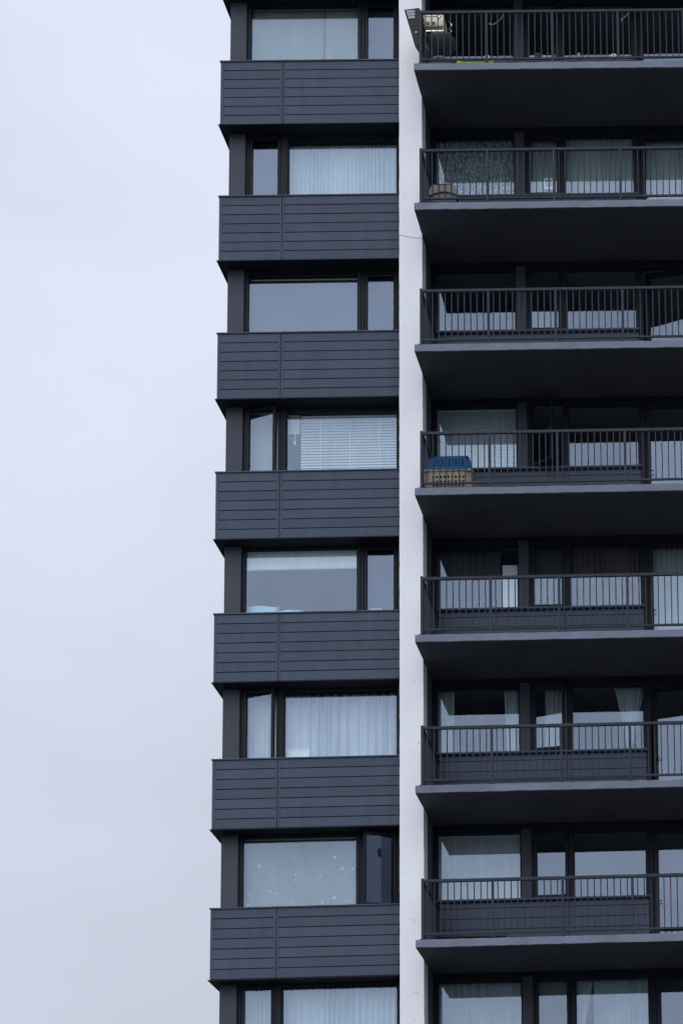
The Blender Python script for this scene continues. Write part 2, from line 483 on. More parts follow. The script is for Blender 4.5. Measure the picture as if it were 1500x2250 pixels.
def casement(hx, side, wd, z0, z1, y, ang, st=.055, handle=True, name='casement', bottom=None):
    """a sash hung on one side; side=+1: hinge on the left, -1: hinge on the right; ang turns it about the hinge"""
    m = MB()
    xa, xb = (0, wd) if side > 0 else (-wd, 0)
    h = z1 - z0
    bt = bottom or st
    m.box(xa, xa + st, -.03, .03, 0, h); m.box(xb - st, xb, -.03, .03, 0, h)
    m.box(xa + st, xb - st, -.028, .03, 0, bt); m.box(xa + st, xb - st, -.028, .03, h - st, h)
    o = link(name, m.mesh(name, M['frame'], .004), tower, (hx, y, z0))
    o.rotation_euler = (0, 0, ang)
    p = bpy.data.objects.new('pane', boxmesh(wd - 2*st + .01, .008, h - st - bt + .01, M['glass'], 0, 'pane'))
    C.objects.link(p); p.parent = o
    p.location = ((xa + xb) / 2, 0.004, (bt + h - st) / 2)
    if handle:
        hm = CACHE.get('handle')
        if hm is None:
            b = MB(); b.box(-.012, .012, -.025, 0, -.06, .06); b.box(-.009, .009, -.055, -.025, .02, .045); b.box(-.009, .095, -.07, -.052, .022, .043)
            hm = CACHE['handle'] = b.mesh('handle', M['rail'], .003)
        q = bpy.data.objects.new('handle', hm); C.objects.link(q); q.parent = o
        q.location = ((xb - st/2) if side > 0 else (xa + st/2), -.03, h * .42)
        if side > 0: q.scale = (-1, 1, 1)
    return o

# ---------------- bays on the left: spandrels, posts, windows
NB, PIT, GR = 7, 0.1847, 0.014
for i in FL:
    z = ZS(i)
    sp = MB()
    sp.box(XL + .035, XC0 - .002, .03, .44, z - 1.30, z - .02)
    sp.box(XL + .035, XP + .05, .45, 6.2, z - 1.30, z - .02)
    so = link('spandrel', sp.mesh('spandrel', M['dark']), tower)
    # boards, set apart by grooves, in two panels
    zt = z - .022
    for b in range(NB):
        h = PIT - GR if b else PIT - .006 - GR
        z1 = zt
        z0 = z1 - h
        zt = z0 - GR
        for x0, x1 in ((-3.272, -2.214), (-2.130, XC0 - .004)):
            dy = random.uniform(-.0012, .0012)
            blk('board', so, x0, x1, .0 + dy, .03 + dy, z0, z1, M['clad'], .003)
    zb_ = zt + GR
    blk('corner_trim', so, XL, -3.273, -.003, .034, zb_, z - .021, M['clad'], .003)
    blk('joint_strip', so, -2.213, -2.178, -.003, .033, zb_, z - .021, M['clad'], .003)
    blk('joint_strip', so, -2.166, -2.131, -.003, .033, zb_, z - .021, M['clad'], .003)
    sc = MB()
    zt = z - .022
    for b in range(NB):
        h = PIT - GR if b else PIT - .006 - GR
        sc.box(XL + .001, XL + .034, .036, 6.2, zt - h, zt); zt -= h + GR
    link('side_cladding', sc.mesh('side_cladding', M['clad'], .003), so)
    cp = MB()
    cp.box(XL - .016, XC0 - .003, -.022, .33, z - .018, z + .006)
    cp.box(XL - .016, XP + .06, .331, 6.2, z - .018, z + .006)
    link('cap_flashing', cp.mesh('cap_flashing', M['cap'], .003), so)
    lp = MB()
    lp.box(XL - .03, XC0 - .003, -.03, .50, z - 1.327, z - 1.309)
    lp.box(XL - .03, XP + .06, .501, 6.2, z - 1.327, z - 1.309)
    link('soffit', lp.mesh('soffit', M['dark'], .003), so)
    # corner post above the spandrel and the window beside it
    ztop = ZS(i - 1) - 1.328
    pm = MB(); pm.box(XP, XPR, YP, .62, z + .007, ztop)
    link('corner_post', pm.mesh('corner_post', M['post'], .006), tower)
    gz0, gz1 = z + .10, ZS(i - 1) - 1.372
    r = i - 1                                         # row of windows: 0 at the top edge of the picture
    YG, Y0, Y1 = .38, .335, .43
    if r % 2 == 0:
        big, small = (-2.855, -.843), (-.652, -.172)
    else:
        big, small = (-2.130, -.116), (-2.803, -2.338)
    opened = {3: (1, -R(13)), 5: (1, -R(10)), 6: (-1, R(20.5))}.get(r)
    sx0, sx1 = small[0] - .06, small[1] + .06
    fr = frame_mesh('window', XPR + .002, XC0 - .004, z + .007, ztop, Y0, Y1,
                    [(big[0], big[1], gz0 - .04, gz1), (sx0, sx1, gz0 - .07, gz1 + .02)], M['frame'])
    wo = link('window', fr, tower)
    pane(wo, big[0], big[1], gz0 - .04, gz1, YG)
    # slim proud bead beside the mullion
    mx = (big[1] + .045) if r % 2 == 0 else (big[0] - .045)
    blk('mullion', wo, mx - .022, mx + .022, Y0 - .025, Y0 - .001, z + .012, ztop - .004, M['dark'], .004)
    cz0, cz1 = gz0 - .066, gz1 + .016
    if opened:
        side, ang = opened
        hx = sx0 + .005 if side > 0 else sx1 - .005
        casement(hx, side, sx1 - sx0 - .01, cz0, cz1, Y0 + .005, ang, handle=False)
    else:
        casement(sx0 + .005, 1, sx1 - sx0 - .01, cz0, cz1, Y0 + .035, 0, handle=False)

# ---------------- balconies on the right
NPOST = 7
ZW = .067                                             # the window wall's floor-to-sill step
def shx(x): return x + (x - 7.62) * .00332
PX0, PDX = 0.640, 1.2
YR = YF + .06
extra = MB()
bal_mesh = boxmesh(.018, .018, .90, M['rail'], .002, 'baluster')
for i in range(0, 10):
    zb = ZB(i)
    # slab with a slightly ragged edge
    s = MB()
    N = 70
    rows = []
    for k in range(N + 1):
        x = XC1 + (XE + .2 - XC1) * k / N
        a = .0045 if 0 < k < N else .001
        rows.append([(x, YF + random.uniform(-.003, .003), zb - .1294 + random.uniform(-a, a)), (x, YF + random.uniform(-.003, .003), zb + random.uniform(-a, a)),
                     (x, .345, zb), (x, .345, zb - .1294)])
    for rw in rows: s.v += rw
    for k in range(N):
        for q in range(3):
            a, b = k*4 + q, k*4 + q + 1
            s.f.append((a, b, b + 4, a + 4))
        s.f.append((k*4 + 3, k*4, k*4 + 4, k*4 + 7))
    s.f += [(0, 1, 2, 3), (N*4 + 3, N*4 + 2, N*4 + 1, N*4)]
    sl = link('balcony_slab', s.mesh('balcony_slab', M['slab']), tower)
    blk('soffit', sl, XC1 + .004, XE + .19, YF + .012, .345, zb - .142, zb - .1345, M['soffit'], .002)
    blk('bounce_deck', sl, XC1 + .02, XE + .18, YF + .03, .344, zb + .0055, zb + .0105, M['bounce_deck'])  # unseen pale sheet added to bounce light onto curtains, panels and soffits
    # storey floor inside
    blk('floor_plate', tower, XP + .21, XE - .01, .49, 5.99, zb - .22, zb - .01, M['inner'])
    if i == 0 or i == 9:
        continue
    # railing
    rm = MB()
    XR1 = PX0 + PDX * (NPOST - 1) + .3
    rm.box(PX0 - .02, XR1, YR - .025, YR + .025, zb + 1.030, zb + 1.086)
    rm.box(PX0 - .03, PX0 + .028, YR + .026, .325, zb + 1.030, zb + 1.082)
    ro = link('railing', rm.mesh('railing', M['rail'], .006), tower)
    lo = MB()
    lo.box(PX0 + .024, XR1, YR - .018, YR + .018, zb + .092, zb + .130)
    lo.box(PX0 - .018, PX0 + .018, YR + .026, .325, zb + .094, zb + .130)
    link('bottom_rail', lo.mesh('bottom_rail', M['rail'], .004), ro)
    for k in range(NPOST):
        x = PX0 + PDX * k
        pmk = ('railpost', k == 0)
        if pmk not in CACHE:
            b = MB(); top = 1.094 if k == 0 else 1.0285
            b.box(-.0225, .0225, -.0225, .0225, .012, top); b.box(-.05, .05, -.045, .045, 0.0, .011)
            b.box(-.04, -.028, -.008, .008, .011, .022); b.box(.028, .04, -.008, .008, .011, .022)
            CACHE[pmk] = b.mesh('post', M['rail'], .003)
        link('post', CACHE[pmk], ro, (x, YR, zb + .0108))
        if k < NPOST - 1:
            for b in range(10):
                bx = x + .09 + b * (PDX - .18) / 9
                if k < 4 and i <= 7:
                    link('baluster', bal_mesh, ro, (bx, YR, zb + .58))
                else:
                    extra.box(bx - .009, bx + .009, YR - .009, YR + .009, zb + .13, zb + 1.03)
    for b in range(14):
        y = YR + .10 + b * .115
        extra.box(PX0 - .010, PX0 + .010, y - .010, y + .010, zb + .13, zb + 1.03)
    # wall of windows behind the balcony
    zt = ZB(i - 1) - .1425
    zw = zb + ZW
    blk('header', tower, XC1 - .002, XE, .338, .50, zw + 2.45, zt, M['frame'], .004)
    pn = MB()
    pn.box(XC1 - .002, shx(4.425), .365, .48, zb + .002, zw + 1.128)
    po = link('sill_panel', pn.mesh('sill_panel', M['dark']), tower)
    for z0, z1 in ((.985, 1.083), (.79, .974), (.595, .779), (.40, .584), (.205, .389), (.01, .194)):
        for x0, x1 in ((.56, 2.925), (3.012, 4.40)):
            blk('board', po, shx(x0), shx(x1), .330, .3645, zw + z0, zw + z1, M['clad'], .003)
    for x0, x1 in ((2.927, 2.964), (2.974, 3.010)):
        blk('joint_strip', po, shx(x0), shx(x1), .327, .3645, zw + .01, zw + 1.083, M['clad'], .003)
    blk('ledge', po, .535, shx(4.424), .25, .3645, zw + 1.10, zw + 1.132, M['cap'], .004)
    P1, P2, P3 = (shx(.644), shx(2.107)), (shx(2.355), shx(2.972)), (shx(3.083), shx(4.352))
    fr = frame_mesh('window', XC1 + .001, shx(4.425), zw + 1.134, zw + 2.449, .335, .44,
                    [(*P1, zw + 1.152, zw + 2.367), (*P2, zw + 1.145, zw + 2.42), (*P3, zw + 1.152, zw + 2.367)], M['frame'])
    wo = link('window', fr, tower)
    pane(wo, *P1, zw + 1.152, zw + 2.367, .365)
    pane(wo, *P3, zw + 1.152, zw + 2.367, .365)
    blk('infill_panel', wo, shx(2.135), shx(2.310), .318, .334, zw + 1.136, zw + 2.445, M['post'], .003)
    ang = {4: -R(40), 6: -R(11)}.get(i, 0)
    casement(P2[0] + .005, 1, P2[1] - P2[0] - .010, zw + 1.148, zw + 2.417, .355, ang, handle=(i == 4))
    # door leaf and the fixed lights beyond it
    fr = frame_mesh('door_frame', shx(4.427), XE - .002, zb + .003, zw + 2.449, .332, .45,
                    [(shx(4.49), shx(5.46), zb + .04, zw + 2.385), (5.56, 6.90, zb + .30, zw + 2.36), (7.05, 8.25, zb + .30, zw + 2.36)], M['frame'])
    do = link('door_frame', fr, tower)
    pane(do, 5.56, 6.90, zb + .30, zw + 2.36, .365)
    pane(do, 7.05, 8.25, zb + .30, zw + 2.36, .365)
    ang = {3: -R(13), 6: -R(10)}.get(i, 0)
    casement(shx(5.455), -1, .96, zb + .045, zw + 2.38, .355, ang, st=.088, name='balcony_door', bottom=.12)
eo = link('baluster_run', extra.mesh('baluster_run', M['rail']), tower)
eo['kind'] = 'stuff'

# ------------------------------------------------------------------ things inside the windows
def sheet(name, x0, x1, z0, z1, y, wave, material, nx=160, nz=10, edge=None, thick=.003):
    """a hanging cloth: wave(t, v) gives its depth, edge(v) its left and right border"""
    m = MB()
    for a in range(nx + 1):
        for b in range(nz + 1):
            t, v = a / nx, b / nz
            l, r = edge(v) if edge else (0, 1)
            x = x0 + (x1 - x0) * (l + (r - l) * t)
            m.v.append((x, y + wave(t, v), z0 + (z1 - z0) * v))
    for a in range(nx):
        for b in range(nz):
            p = a * (nz + 1) + b
            m.f.append((p, p + nz + 1, p + nz + 2, p + 1))
    n = len(m.v)
    m.v += [(x, yy + thick, zz) for x, yy, zz in m.v]
    m.f += [tuple(n + q for q in f[::-1]) for f in m.f[:nx*nz]]
    for a in range(nx):
        for b in (0, nz):
            p, q = a * (nz + 1) + b, (a + 1) * (nz + 1) + b
            m.f.append((p, q, q + n, p + n))
    for b in range(nz):
        for a in (0, nx):
            p, q = a * (nz + 1) + b, a * (nz + 1) + b + 1
            m.f.append((p, q, q + n, p + n))
    return m.mesh(name, material, 0, 1, True)
def pleats(n, amp, seed, drift=.3):
    rr = random.Random(seed)
    ph = [rr.uniform(0, 6.28) for _ in range(4)]
    def f(t, v):
        tt = t + .012 * math.sin(2*math.pi*t*2.3 + ph[0]) + .006 * drift * (1 - v) * math.sin(9*t + ph[1])
        a = amp * (.65 + .35 * math.sin(2*math.pi*t*1.7 + ph[2]))
        return a * math.sin(2*math.pi*n*tt + ph[3]) + .4 * a * math.sin(2*math.pi*n*2.17*tt + ph[1])
    return f
def curtain(label, x0, x1, z0, z1, y, n, amp, material, seed, edge=None, cat='curtain', name='curtain'):
    zc = Vector(((x0 + x1) / 2, y, z0))
    me = sheet(name, x0, x1, z0, z1, y, pleats(n, amp, seed), material, max(60, int(n * 14)), 10, edge)
    me.transform(Matrix.Translation(-zc))
    return tag(link(name, me, None, zc), label, cat)
def blind(label, x0, x1, z0, z1, y, pitch=.05, tilt=R(58), sag=0):
    base = link('venetian_blind', None, None, ((x0 + x1)/2, y, z0))
    tag(base, label, 'blind')
    blk('headrail', base, x0, x1, y - .02, y + .02, z1 - .035, z1, M['white_plastic'], .004)
    n = int((z1 - .04 - z0) / pitch)
    key = ('slat', round(x1 - x0, 3), round(tilt, 2))
    if key not in CACHE:
        m = MB()
        for k in range(5):
            u = -1 + 2 * k / 4
            bow = .004 * (1 - u*u)
            py, pz = .025 * u * math.cos(tilt) - bow * math.sin(tilt), .025 * u * math.sin(tilt) + bow * math.cos(tilt)
            m.v += [((x0 - x1)/2, py, pz), ((x1 - x0)/2, py, pz)]
        for k in range(4): m.f.append((2*k, 2*k + 1, 2*k + 3, 2*k + 2))
        n0 = len(m.v)
        m.v += [(a, b + .0012, c + .0012) for a, b, c in m.v]
        m.f += [tuple(n0 + q for q in f[::-1]) for f in m.f[:4]]
        m.f += [(0, 1, n0 + 1, n0), (8, 9, n0 + 9, n0 + 8)]
        CACHE[key] = m.mesh('slat', M['slat'])
    for k in range(n):
        o = link('slat', CACHE[key], base, ((x0 + x1)/2, y, z1 - .055 - k * pitch))
        o.rotation_euler = (random.uniform(-.012, .012), random.uniform(-.0008, .0008), 0)
    blk('bottom_rail', base, x0, x1, y - .014, y + .014, z1 - .055 - n * pitch - .012, z1 - .055 - n * pitch + .01, M['white_plastic'], .004)
    for fx in (.2, .5, .8):
        x = x0 + (x1 - x0) * fx
        blk('ladder_tape', base, x - .004, x + .004, y - .019, y - .0175, z1 - .055 - n * pitch, z1 - .03, M['white_plastic'])
    return base
def roller(label, x0, x1, z0, z1, y, material, wave=.0, name='roller_blind'):
    o = link(name, None, None, ((x0 + x1)/2, y, z0))
    tag(o, label, 'blind')
    me = sheet('cloth', x0, x1, z0, z1, y, lambda t, v: wave * (math.sin(5*t + 3*v) + .6 * math.sin(13*t*v + 2)), material, 40, 16)
    me.transform(Matrix.Translation(-Vector(((x0 + x1)/2, y, z0))))
    link('cloth', me, o, ((x0 + x1)/2, y, z0))
    blk('hem_bar', o, x0, x1, y - .008, y + .012, z0 - .015, z0 + .008, M['slat'], .003)
    blk('tube', o, x0, x1, y + .005, y + .05, z1, z1 + .045, M['white_plastic'], .012)
    return o

def bayz(r):                                          # clear height of window row r
    return ZS(r + 1) + .06, ZS(r) - 1.372
YI = .47
z0, z1 = bayz(0)
roller('pale green grey roller blind, left three quarters of the topmost wide bay window', -2.87, -1.50, z0, z1 + .005, YI, M['roller'], .002)
roller('pale green grey roller blind, right quarter of the topmost wide bay window', -1.485, -.83, z0, z1 + .005, YI, M['roller'], .002)
roller('blue grey roller blind in the narrow casement at the very top beside the white column', -.70, -.12, z0, z1 + .02, YI, M['roller_blue'], .002)
z0, z1 = bayz(1)
curtain('white vertically pleated curtain filling the second wide bay window from the top', -2.15, -.08, z0, z1 - .07, YI + .04, 26, .016, M['sheer'], 11)
curtain('pale blue curtain in the narrow bay casement, second window row from the top', -2.84, -2.3, z0, z1 + .02, YI + .06, 8, .010, M['roller_blue'], 12)
z0, z1 = bayz(2)
roller('blue grey roller blind closed in the third wide bay window from the top', -2.87, -.82, z0, z1 - .05, YI + .06, M['roller_blue'], .003)
roller('blue grey roller blind in the narrow casement of the third bay row', -.70, -.12, z0, z1 + .02, YI + .06, M['roller_blue'], .002)
z0, z1 = bayz(3)
blind('white slatted blind, broad right part of the fourth wide bay window', -1.905, -.09, z0, z1 - .045, YI + .04, .056, R(72))
b = roller('short pale shade hanging crooked above the gap left of the slatted bay blind', -2.15, -1.93, z0 + .93, z1 - .05, YI + .04, M['slat'], .004)
tas = MB(); tas.tube([(0, 0, 0), (.01, .01, -.05), (-.006, 0, -.10), (.004, 0, -.15)], .008, 6); tas.lathe([(.002, -.24), (.020, -.235), (.022, -.20), (.015, -.165), (.006, -.15)], 10)
tag(link('pull_tassel', tas.mesh('pull_tassel', M['white_plastic'], 0, 1, True), None, (-2.01, YI, z0 + .915)), 'small white pull tassel under the crooked short shade in the bay', 'tassel')
roller('pale roller blind behind the open narrow casement of the fourth bay row', -2.86, -2.30, z0, z1 + .02, YI + .06, M['roller'], .003)
z0, z1 = bayz(4)
roller('pale crinkled paper shade covering the top third of the fifth wide bay window', -2.87, -.82, z0 + .96, z1 - .03, .425, M['shade'], .006, 'roller_blind')
roller('blue grey roller blind in the narrow casement of the fifth bay row', -.70, -.12, z0, z1 + .02, YI + .06, M['roller_blue'], .002)
def pillow(label, x, y, z, wd, ht, rot):
    m = MB()
    n = 14
    for side in (-1, 1):
        for a in range(n + 1):
            for b_ in range(n + 1):
                u, v = -1 + 2*a/n, -1 + 2*b_/n
                d = max(0, (1 - u**4) * (1 - v**4)) ** .5
                pin = 1 - .10 * (1 - (1 - abs(u)) ) * abs(v) ** 2 * 0
                m.v.append((u * wd/2 * (1 - .07 * (1 - v*v)), side * .085 * d, v * ht/2 * (1 - .09 * (1 - u*u)) + .012 * math.sin(5*u + 2*v)))
    q = (n + 1) ** 2
    for s_i in (0, 1):
        for a in range(n):
            for b_ in range(n):
                p = s_i*q + a*(n+1) + b_
                f = (p, p+n+1, p+n+2, p+1)
                m.f.append(f if s_i == 0 else f[::-1])
    bm = bmesh.new()
    me = m.mesh('pillow', M['pillow'], 0, 1, True)
    bm.from_mesh(me); bmesh.ops.remove_doubles(bm, verts=bm.verts[:], dist=.0005); bm.to_mesh(me); bm.free()
    o = link('pillow', me, None, (x, y, z)); o.rotation_euler = rot
    return tag(o, label, 'pillow')
pillow('pale blue pillow at the lower left corner of the fifth wide bay window', -2.62, .62, z0 + .17, .62, .38, (R(-14), R(3), 0))
pillow('low pale blue pillow lying right of the corner pillow in the bay', -2.14, .64, z0 + .12, .52, .30, (R(-20), R(-2), 0))
bx = MB(); bx.box(-.11, .11, -.06, .06, 0, .09); bx.box(-.115, .115, -.065, .065, .091, .115)
tag(link('small_box', bx.mesh('small_box', M['cream'], .006), None, (-.52, .56, z0 + .085)), 'small pale lidded box on the sill of a narrow bay window', 'box')
z0, z1 = bayz(5)
curtain('long white curtain in soft waves filling the sixth wide bay window', -2.16, -.08, z0, z1 - .01, YI + .07, 12, .046, M['curtain'], 21)
curtain('pale curtain behind the open narrow casement of the sixth bay row', -2.86, -2.30, z0, z1 + .02, YI + .09, 7, .014, M['curtain'], 22)
pb = link('picture_board', None, None, (-1.93, YI + .03, z0 + .02)); tag(pb, 'white framed board leaning in front of the wavy bay curtain', 'board')
blk('panel', pb, -2.125, -1.735, YI + .028, YI + .038, z0 + .02, z0 + .255, M['paper'], .002)
blk('frame_strip', pb, -2.130, -1.730, YI + .022, YI + .042, z0 + .256, z0 + .275, M['white_plastic'], .003)
blk('frame_strip', pb, -1.732, -1.714, YI + .022, YI + .042, z0 + .02, z0 + .275, M['white_plastic'], .003)
z0, z1 = bayz(6)
roller('grey roller blind in the wide bay window dotted with paper butterflies', -2.87, -.82, z0, z1 + .01, YI + .08, M['roller'], .004)
# paper butterflies on the glass
bf = MB()
for sgn in (-1, 1):
    n = len(bf.v)
    pts = [(0, -.012), (sgn*.020, -.030), (sgn*.034, -.018), (sgn*.022, -.002), (sgn*.044, .016), (sgn*.036, .036), (sgn*.014, .024), (0, .012)]
    bf.v += [(x, abs(x) * .35, z) for x, z in pts] + [(x, abs(x) * .35 + .0012, z) for x, z in pts]
    k = len(pts)
    bf.f += [tuple(range(n, n + k)), tuple(range(n + 2*k - 1, n + k - 1, -1))] + [(n + q, n + (q+1) % k, n + k + (q+1) % k, n + k + q) for q in range(k)]
bfm = bf.mesh('paper_butterfly', M['butterfly_paper'])
for u, v, s_, a in ((265, 395, .9, 1.2), (985, 520, .9, 1.4), (1150, 290, .9, .2), (1240, 425, .8, -.9), (1360, 425, .6, .6), (695, 500, .6, .7), (385, 695, .45, .3), (465, 720, .6, -.6), (155, 745, .6, .9), (345, 755, .6, -.4), (775, 685, .4, .4), (885, 720, .5, -.8), (1145, 770, .9, -.9), (1340, 810, .9, .4), (1005, 825, .7, 1.0), (640, 835, .8, 1.4), (135, 855, .6, .1), (690, 560, .45, 2.0)):
    px_, py_ = 520 + u / 5.357, 1830 + v / 5.357
    d = rt * ((px_ - PPX) / FPX) - up * ((py_ - PPY) / FPX) + fw
    p = CAM + d * ((.392 - CAM.y) / d.y)
    o = link('paper_butterfly', bfm, None, p)
    o.scale = (s_, s_, s_); o.rotation_euler = (0, a, 0)
    tag(o, 'small white paper butterfly stuck to the lower wide bay window', 'decoration', 'paper butterflies on the bay window')
z0, z1 = bayz(7)
curtain('gathered white net curtain in the wide bay window at the bottom edge', -2.16, -.08, z0, z1 + .01, YI + .06, 19, .032, M['sheer'], 31)
curtain('grey net curtain in the narrow bay casement at the bottom edge', -2.86, -2.30, z0, z1 + .02, YI + .07, 7, .016, M['green_sheer'], 32)

# behind the balcony glass
YJ = .475
def balz(i): return ZB(i) + 1.14 + ZW, ZB(i) + 2.40 + ZW
z0, z1 = balz(2)
curtain('vine patterned lace curtain behind the second balcony from the top', .60, 2.13, z0, z1, YJ, 14, .014, M['lace'], 41)
curtain('grey curtain in the narrow window above the round vent, second balcony', 2.38, 2.95, z0, z1, YJ + .06, 6, .014, M['green_sheer'], 42)
curtain('greenish sheer curtain in the right window of the second balcony', 3.06, 4.38, z0, z1, YJ, 13, .018, M['green_sheer'], 43)
curtain('greenish sheer curtain behind the door of the second balcony', 4.52, 5.45, ZB(2) + .06, z1, YJ + .02, 9, .018, M['green_sheer'], 44)
vf = link('window_vent', None, None, (2.732, (.44), z0 + .19)); tag(vf, 'white square vent panel with a round outlet in a narrow balcony window', 'vent')
vm = MB(); vm.box(-.088, .088, -.012, .012, 0, .23)
link('panel', vm.mesh('panel', M['white_plastic'], .004), vf, (2.732, (.44), z0 + .19))
vr = MB()
for k in range(28):
    a = 2 * math.pi * k / 28
    for rr_, yy in ((.068, -.013), (.068, -.03), (.056, -.03), (.056, -.014)): vr.v.append((rr_ * math.cos(a), yy, rr_ * math.sin(a)))
for k in range(28):
    for q in range(3):
        a, b_ = k*4 + q, ((k + 1) % 28)*4 + q
        vr.f.append((a, b_, b_ + 1, a + 1))
link('outlet_ring', vr.mesh('outlet_ring', M['grey_vent'], 0, 1, True), vf, (2.732, .44, z0 + .305))
vd = MB()
vd.v = [(.055 * math.cos(2*math.pi*k/24), 0, .055 * math.sin(2*math.pi*k/24)) for k in range(24)] + [(.055 * math.cos(2*math.pi*k/24), .004, .055 * math.sin(2*math.pi*k/24)) for k in range(24)]
vd.f = [tuple(range(24)), tuple(range(47, 23, -1))] + [(k, (k+1) % 24, 24 + (k+1) % 24, 24 + k) for k in range(24)]
link('outlet_disc', vd.mesh('outlet_disc', M['grey_vent']), vf, (2.732, .423, z0 + .305))
z0, z1 = balz(4)
blind('pale slatted blind behind the blue pet carrier, left balcony window', .61, 2.13, z0, z1, YJ, .046, R(72))
z0, z1 = balz(5)
curtain('dark drape in the left window of the fifth balcony', .60, 1.75, z0, z1, YJ + .12, 9, .02, M['drape'], 51)
bd = link('white_board', None, None, (1.945, YJ, z0)); tag(bd, 'tall blank white board standing in the left window of the fifth balcony', 'board')
blk('panel', bd, 1.80, 2.115, YJ - .008, YJ + .008, z0 + .01, z0 + .90, M['paper'], .003)
curtain('brown drape in the right window of the fifth balcony', 3.06, 4.38, z0, z1, YJ + .06, 12, .022, M['brown_drape'], 52)
curtain('dark drape in the narrow window of the fifth balcony', 2.38, 2.95, z0, z1, YJ + .08, 6, .016, M['drape'], 53)
curtain('green grey curtain behind the door of the fifth balcony', 4.52, 5.45, ZB(5) + .06, z1, YJ + .02, 9, .020, M['green_sheer'], 54)
z0, z1 = balz(6)
curtain('white curtain drawn to the left side, left window of the sixth balcony', .60, .90, z0, z1, YJ + .02, 5, .022, M['sheer'], 61)
curtain('white curtain drawn to the right side, left window of the sixth balcony', 1.80, 2.13, z0, z1, YJ + .02, 5, .022, M['sheer'], 62, lambda v: (.18 * (1 - v), 1))
curtain('white curtain tied into a point, right window of the sixth balcony', 3.80, 4.36, z0 + .02, z1, YJ + .02, 6, .022, M['sheer'], 63,
        lambda v: (.42 * (1 - v) ** .8, 1 - .50 * max(0, 1 - v) ** 1.2))
curtain('pale curtain behind the ajar narrow window of the sixth balcony', 2.55, 2.95, z0, z1, YJ + .06, 5, .016, M['green_sheer'], 64)
z0, z1 = balz(7)
blind('pale slatted blind in the left window of the lowest balcony in view', .61, 2.13, z0, z1, YJ, .040, R(66))
z0, z1 = balz(8)
curtain('long white curtain in the left window under the lowest slab', .60, 2.13, z0, z1, YJ, 11, .022, M['sheer'], 81)
curtain('white curtain left of the gap, right window under the lowest slab', 3.06, 3.36, z0, z1, YJ, 4, .018, M['sheer'], 82, lambda v: (0, .25 + .75 * v))
curtain('white curtain right of the gap, right window under the lowest slab', 3.36, 4.38, z0, z1, YJ + .02, 10, .022, M['sheer'], 83)
roller('grey roller blind in the narrow window under the lowest slab', 2.38, 2.95, z0, z1, YJ + .03, M['roller'], .002)

# ------------------------------------------------------------------ things on the balconies
# barbecue on the top balcony
zb = ZB(1) + .011
gx, gy = .945, -1.0
bq = link('barbecue', None, None, (gx, gy, zb)); tag(bq, 'black kettle barbecue with cream hood at the left end of the top balcony', 'barbecue')
m = MB(); m.lathe([(.05, .50), (.14, .515), (.22, .56), (.268, .63), (.286, .70), (.292, .715), (.286, .73), (.25, .735)], 36)
link('bowl', m.mesh('bowl', M['bowl'], 0, 1, True), bq, (gx, gy, zb))
for k in range(3):
    a = R(90 + 120 * k)
    m = MB(); m.tube([(.20 * math.cos(a), .20 * math.sin(a), .55), (.29 * math.cos(a), .29 * math.sin(a), .004)], .013, 8)
    link('leg', m.mesh('leg', M['black_enamel'], 0, 1, True), bq, (gx, gy, zb))
m = MB(); m.lathe([(.10, .28), (.20, .285), (.205, .30), (.10, .305)], 24)
link('ash_tray', m.mesh('ash_tray', M['grey_vent'], 0, 1, True), bq, (gx, gy, zb))
hm = MB()
prof = []
for k in range(9):
    a = math.pi * k / 8
    prof.append((.20 * math.cos(a) if False else 0, 0))
hood = MB()
pts = [(-.215, .92), (-.235, 1.00), (-.225, 1.15), (-.19, 1.215), (.05, 1.205), (.135, 1.17), (.155, 1.10), (.15, .92)]
hood.prism(pts, -.17, .17)
ho = link('hood', hood.mesh('hood', M['cream'], .02, 2), bq, (gx - .06, gy, zb))
for k in range(3):
    for s_i in range(2):
        blk('vent_slot', ho, gx - .235 + s_i * .105, gx - .175 + s_i * .105, gy - .176, gy - .1715, zb + .955 + k * .022, zb + .963 + k * .022, M['black_enamel'])
m = MB(); m.lathe([(.004, 0), (.022, .002), (.022, .010), (.010, .014)], 16)
dial = m.mesh('dial', M['chrome'], 0, 1, True); dial.transform(Matrix.Rotation(R(90), 4, 'X'))
link('dial', dial, ho, (gx - .005, gy - .175, zb + 1.10))
blk('seam', ho, gx - .27, gx + .05, gy - .1755, gy - .1715, zb + 1.112, zb + 1.120, M['black_enamel'])
blk('tray', bq, gx - .27, gx + .08, gy - .165, gy + .16, zb + .82, zb + .855, M['chrome'], .006)
for sx in (-.262, .062):
    blk('bracket', bq, gx + sx, gx + sx + .02, gy - .15, gy + .15, zb + .736, zb + .918, M['cream'], .004)
m = MB(); m.tube([(gx + .13, gy - .06, zb + .90), (gx + .19, gy - .08, zb + .95), (gx + .215, gy - .08, zb + 1.01), (gx + .20, gy - .08, zb + 1.06), (gx + .14, gy - .06, zb + 1.09)], .010, 8)
link('side_handle', m.mesh('side_handle', M['chrome'], 0, 1, True), bq)
m = MB(); m.tube([(gx + .12, gy - .05, zb + .84), (gx + .20, gy - .09, zb + .86), (gx + .22, gy - .09, zb + .90)], .012, 8)
link('side_handle', m.mesh('side_handle', M['chrome'], 0, 1, True), bq)

